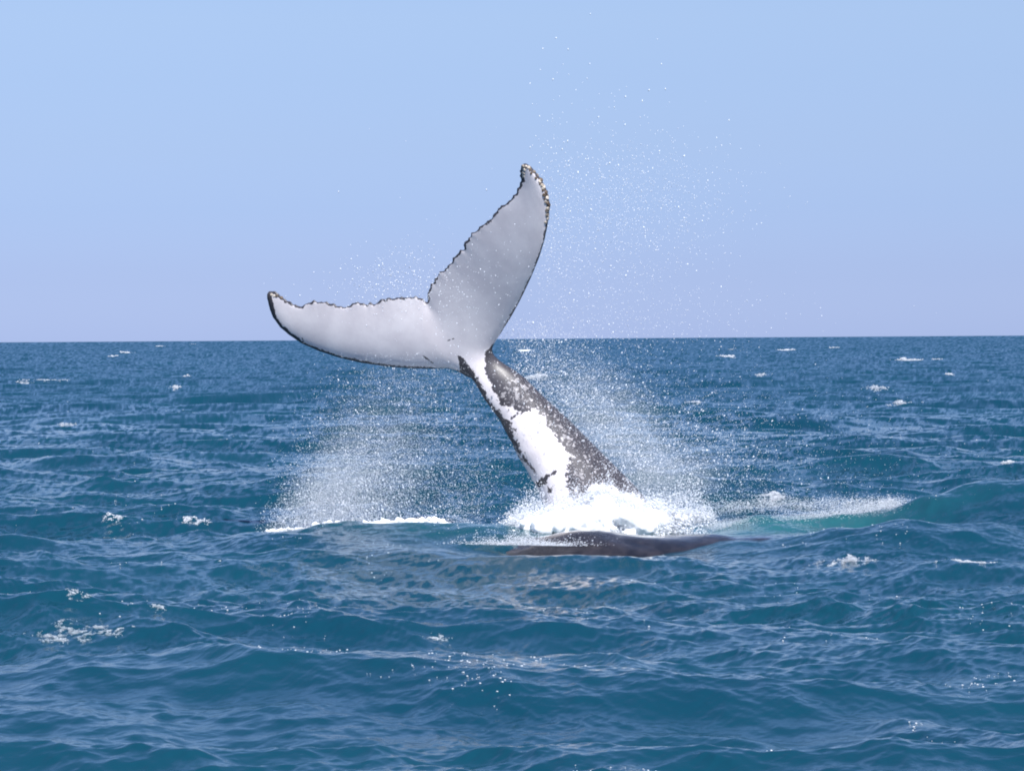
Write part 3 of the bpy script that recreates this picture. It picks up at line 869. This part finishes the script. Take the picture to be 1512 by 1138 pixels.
CAPS = [
 (1245, 832, 95, 'compact white foam cap on the dark wave below the green swell', 1, None, 0.42, 0.10, 1.2, 0),
 (1418, 831, 95, 'long thin foam cap on the wave right of the compact one', 2, None, 0.36, 0.05, 1.2, 0),
 (80, 945, 95, 'largest lacy foam patch on the open water well left of the whales', 3, None, 0.62, 0.03, 1.6, 0),
 (150, 946, 60, 'small broken foam flecks just right of the largest lacy patch', 4, None, 0.24, 0.02, 1.6, 0),
 (122, 887, 60, 'thin lacy foam patch beyond the largest lacy patch', 5, None, 0.30, 0.02, 1.6, 0),
 (246, 899, 44, 'small lacy foam patch right of the thin one', 6, None, 0.30, 0.02, 1.6, 0),
 (655, 950, 44, 'faint slanting foam flecks on the water in front of the splash', 7, None, 0.26, 0.02, 1.6, 0),
 (1130, 735, 75, 'white foam cap on the crest behind the pale green water', 8, None, 0.50, 0.10, 1.0, 0),
 (792, 559, 42, 'bright whitecap far behind the tail stock', 9, None, 0.62, 0.25, 0.8, 0),
 (1072, 527, 30, 'short bright whitecap far off below the horizon, right of the tail', 10, None, 0.62, 0.3, 0.8, 0),
 (1338, 532, 52, 'wide far whitecap with a peaked crest below the horizon', 11, None, 0.55, 0.35, 0.9, 0),
 (1156, 517, 32, 'faint whitecap close under the horizon, beyond the short bright one', 12, None, 0.5, 0.3, 0.9, 0),
 (1021, 594, 30, 'soft whitecap seen through the spray right of the tail stock', 13, None, 0.5, 0.12, 0.9, 0),
 (62, 562, 68, 'long thin far whitecap on the open sea left of the flukes', 14, None, 0.36, 0.1, 1.1, 0),
 (1490, 683, 30, 'small whitecap behind the green swell', 15, None, 0.5, 0.08, 0.9, 0),
 (275, 783, 50, 'thin white foam line on the crest left of the left plume', 16, None, 0.38, 0.05, 1.2, 0),
 (160, 776, 50, 'broken foam fleck on the crest farther left of the left plume', 17, None, 0.30, 0.04, 1.2, 0),
 (1278, 747, 80, 'thin glinting foam along the crest of the green swell', 19, None, 0.20, 0.06, 1.3, 0),
 (190, 521, 26, 'tiny far whitecap near the horizon left of the flukes', 18, None, 0.5, 0.3, 0.9, 0),
]
for c_ in CAPS: whitecap(*c_)
FAR = [
 (168, 526, 18, 'faint short whitecap just nearer than the tiny whitecap by the horizon'),
 (239, 511, 16, 'tiny faint whitecap almost touching the horizon left of the flukes'),
 (284, 508, 14, 'smallest foam fleck on the horizon, off the left fluke tip'),
 (273, 556, 18, 'small broken whitecap on the open sea beyond the left spray'),
 (259, 574, 24, 'wider broken whitecap just nearer than the small one beyond the left spray'),
 (96, 629, 30, 'low foam fleck halfway from the horizon to the crest foam left of the spray'),
 (1381, 531, 14, 'small whitecap beside the wide peaked far whitecap'),
 (1405, 554, 22, 'short whitecap just nearer than the wide peaked far whitecap'),
 (1298, 576, 48, 'low broken whitecap on the open sea well behind the green swell'),
 (1332, 596, 40, 'lumpy whitecap just nearer than the low broken one behind the green swell'),
 (1122, 555, 18, 'small round whitecap beyond the spray right of the tail stock'),
 (1230, 514, 14, 'thin foam fleck under the horizon between the faint and the wide far whitecaps'),
]
for k_, (fx, fy, fw, lab) in enumerate(FAR):
    whitecap(fx, fy, fw, lab, 60 + k_, None, 0.34, 0.2, 1.0, 0)

def foam_line(name, label, line, n, rlo, rhi, Yp, spread):
    ln = resample(line, n) + RNG.normal(0, 1, (n, 2)) * np.array([3, spread])
    P3 = at(ln[:, 0], ln[:, 1], Yp + RNG.normal(0, 0.12, n))
    V, T = scatter(P3, sizes(n, rlo, rhi, 2), IV, IT)
    c_ = P3.mean(0)
    me = remeshed(mesh_from(name, V - c_, tris=T), 0.016, 1)
    v_ = coords(me); nn = normals(me)
    v_ = v_ + nn * ((fbm(v_[:, 0] * 16, v_[:, 2] * 16 + v_[:, 1] * 8, 3, 3) - 0.5) * 0.05)[:, None]
    me.vertices.foreach_set('co', v_.astype(np.float32).ravel()); me.update(); me.materials.clear()
    o = link(name, me, m_foam, loc=c_)
    return tag(o, label, 'foam', kind='stuff')
foam_line('foam', 'white foam line along the crest under the left spray', [(455,781),(480,776),(530,776),(575,773),(620,770),(645,770),(655,776),(678,780)], 620, .02, .058, 50.0, 1.8)
foam_line('foam', 'short foam streak at the foot of the left spray', [(395,785),(420,783),(450,781)], 110, .012, .035, 50.1, 1.6)

# wind-blown streak of fine spray over the pale green water
st = resample([(1045,778),(1110,772),(1180,766),(1250,757),(1330,743)], 16000) + RNG.normal(0, 1, (16000, 2)) * np.array([12, 4.6])
st2 = resample([(1050,752),(1120,746),(1250,744),(1330,741)], 6000) + RNG.normal(0, 1, (6000, 2)) * np.array([14, 6])
plume('spray', 'long low streak of fine spray blown over the pale green water right of the splash',
      [(st, 50.1 + RNG.normal(0, 0.2, 16000), sizes(16000, .002, .0048, 2), (1, 0, 0.2), TV, TT),
       (st2, 50.6 + RNG.normal(0, 0.2, 6000), sizes(6000, .0025, .006, 2), (1, 0, 0.2), TV, TT)], np.array([4.0, 50.1, 0.4]))
# tiny white solids along the wave crests: sun glints given shape, with broken foam
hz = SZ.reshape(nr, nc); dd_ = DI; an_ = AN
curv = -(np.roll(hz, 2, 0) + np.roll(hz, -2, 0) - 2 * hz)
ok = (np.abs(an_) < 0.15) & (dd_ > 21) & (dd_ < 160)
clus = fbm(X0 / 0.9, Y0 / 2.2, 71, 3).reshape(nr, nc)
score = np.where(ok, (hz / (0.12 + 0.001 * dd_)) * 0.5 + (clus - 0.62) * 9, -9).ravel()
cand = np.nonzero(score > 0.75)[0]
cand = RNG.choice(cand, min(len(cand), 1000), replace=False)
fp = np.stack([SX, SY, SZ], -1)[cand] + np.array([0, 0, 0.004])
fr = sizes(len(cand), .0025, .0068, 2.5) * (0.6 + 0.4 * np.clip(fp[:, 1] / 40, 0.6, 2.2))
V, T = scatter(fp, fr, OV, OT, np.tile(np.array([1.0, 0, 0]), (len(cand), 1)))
ff = link('glint_flecks', mesh_from('glint_flecks', V - np.array([0, 45, 0]), tris=T), m_drop, loc=(0, 45, 0))
tag(ff, 'tiny white flecks modelled as sun glints and bits of foam scattered along the wave crests', 'foam', kind='stuff')

# soft mist hanging inside the spray: small clouds of fine water dust
def mist(parent_label, pxc, pyc, Y, size, lean, peak, seed):
    nu_, nv_ = 24, 14
    v = [(math.cos(a) * math.sin(b), math.sin(a) * math.sin(b), math.cos(b)) for b in np.linspace(0.02, math.pi - 0.02, nv_) for a in np.linspace(0, 2 * math.pi, nu_, endpoint=False)]
    ix = np.arange(nu_ * nv_).reshape(nv_, nu_); jx = np.roll(ix, -1, 1)
    qd = np.stack([ix[:-1], ix[1:], jx[1:], jx[:-1]], -1).reshape(-1, 4)
    nvt = len(v); v += [(0, 0, 1), (0, 0, -1)]
    tr = np.vstack([np.stack([ix[0], jx[0], np.full(nu_, nvt)], -1), np.stack([jx[-1], ix[-1], np.full(nu_, nvt + 1)], -1)])
    m_, nt, mo = new_mat('water_mist')
    tco = N(nt, 'ShaderNodeTexCoord').outputs['Object']
    ln = N(nt, 'ShaderNodeVectorMath', operation='LENGTH'); nt.links.new(tco, ln.inputs[0])
    fall = N(nt, 'ShaderNodeMapRange', interpolation_type='SMOOTHSTEP')
    fall.inputs[1].default_value = 1.0; fall.inputs[2].default_value = 0.0
    nt.links.new(ln.outputs['Value'], fall.inputs[0])
    mp_ = N(nt, 'ShaderNodeMapping'); mp_.inputs['Scale'].default_value = (2.6, 1.0, 0.8); mp_.inputs['Location'].default_value = (seed, 0, 0)
    nt.links.new(tco, mp_.inputs[0])
    nz_ = smooth(nt, noise(nt, mp_.outputs[0], 2.0, 3, 0.6), 0.3, 0.75)
    den = math_node(nt, 'MULTIPLY', math_node(nt, 'MULTIPLY', fall.outputs[0], math_node(nt, 'ADD', nz_, 0.35)), peak)
    vol = N(nt, 'ShaderNodeVolumePrincipled')
    vol.inputs['Color'].default_value = (0.80, 0.89, 1.0, 1); vol.inputs['Anisotropy'].default_value = -0.35
    nt.links.new(den, vol.inputs['Density']); nt.links.new(vol.outputs[0], mo.inputs['Volume'])
    o = link('mist', mesh_from('mist', v, quads=qd, tris=tr), m_, loc=at(pxc, pyc, np.array(Y)))
    o.scale = size; o.rotation_euler = (0, math.radians(lean), 0)
    return tag(o, parent_label, 'mist', kind='stuff')
mist('thick low mist at the foot of the left spray', 490, 735, 51.0, (0.75, 0.5, 0.95), 32, 1.15, 1.0)
mist('thin mist rising through the upper part of the left spray', 560, 660, 51.2, (1.15, 0.5, 1.5), 26, 0.42, 4.0)
mist('thin mist behind the dark right side of the tail stock', 905, 645, 51.3, (0.95, 0.55, 1.6), -38, 0.85, 7.0)
mist('low mist drifting right of the splash', 985, 705, 51.0, (1.0, 0.45, 0.6), -10, 0.9, 9.0)
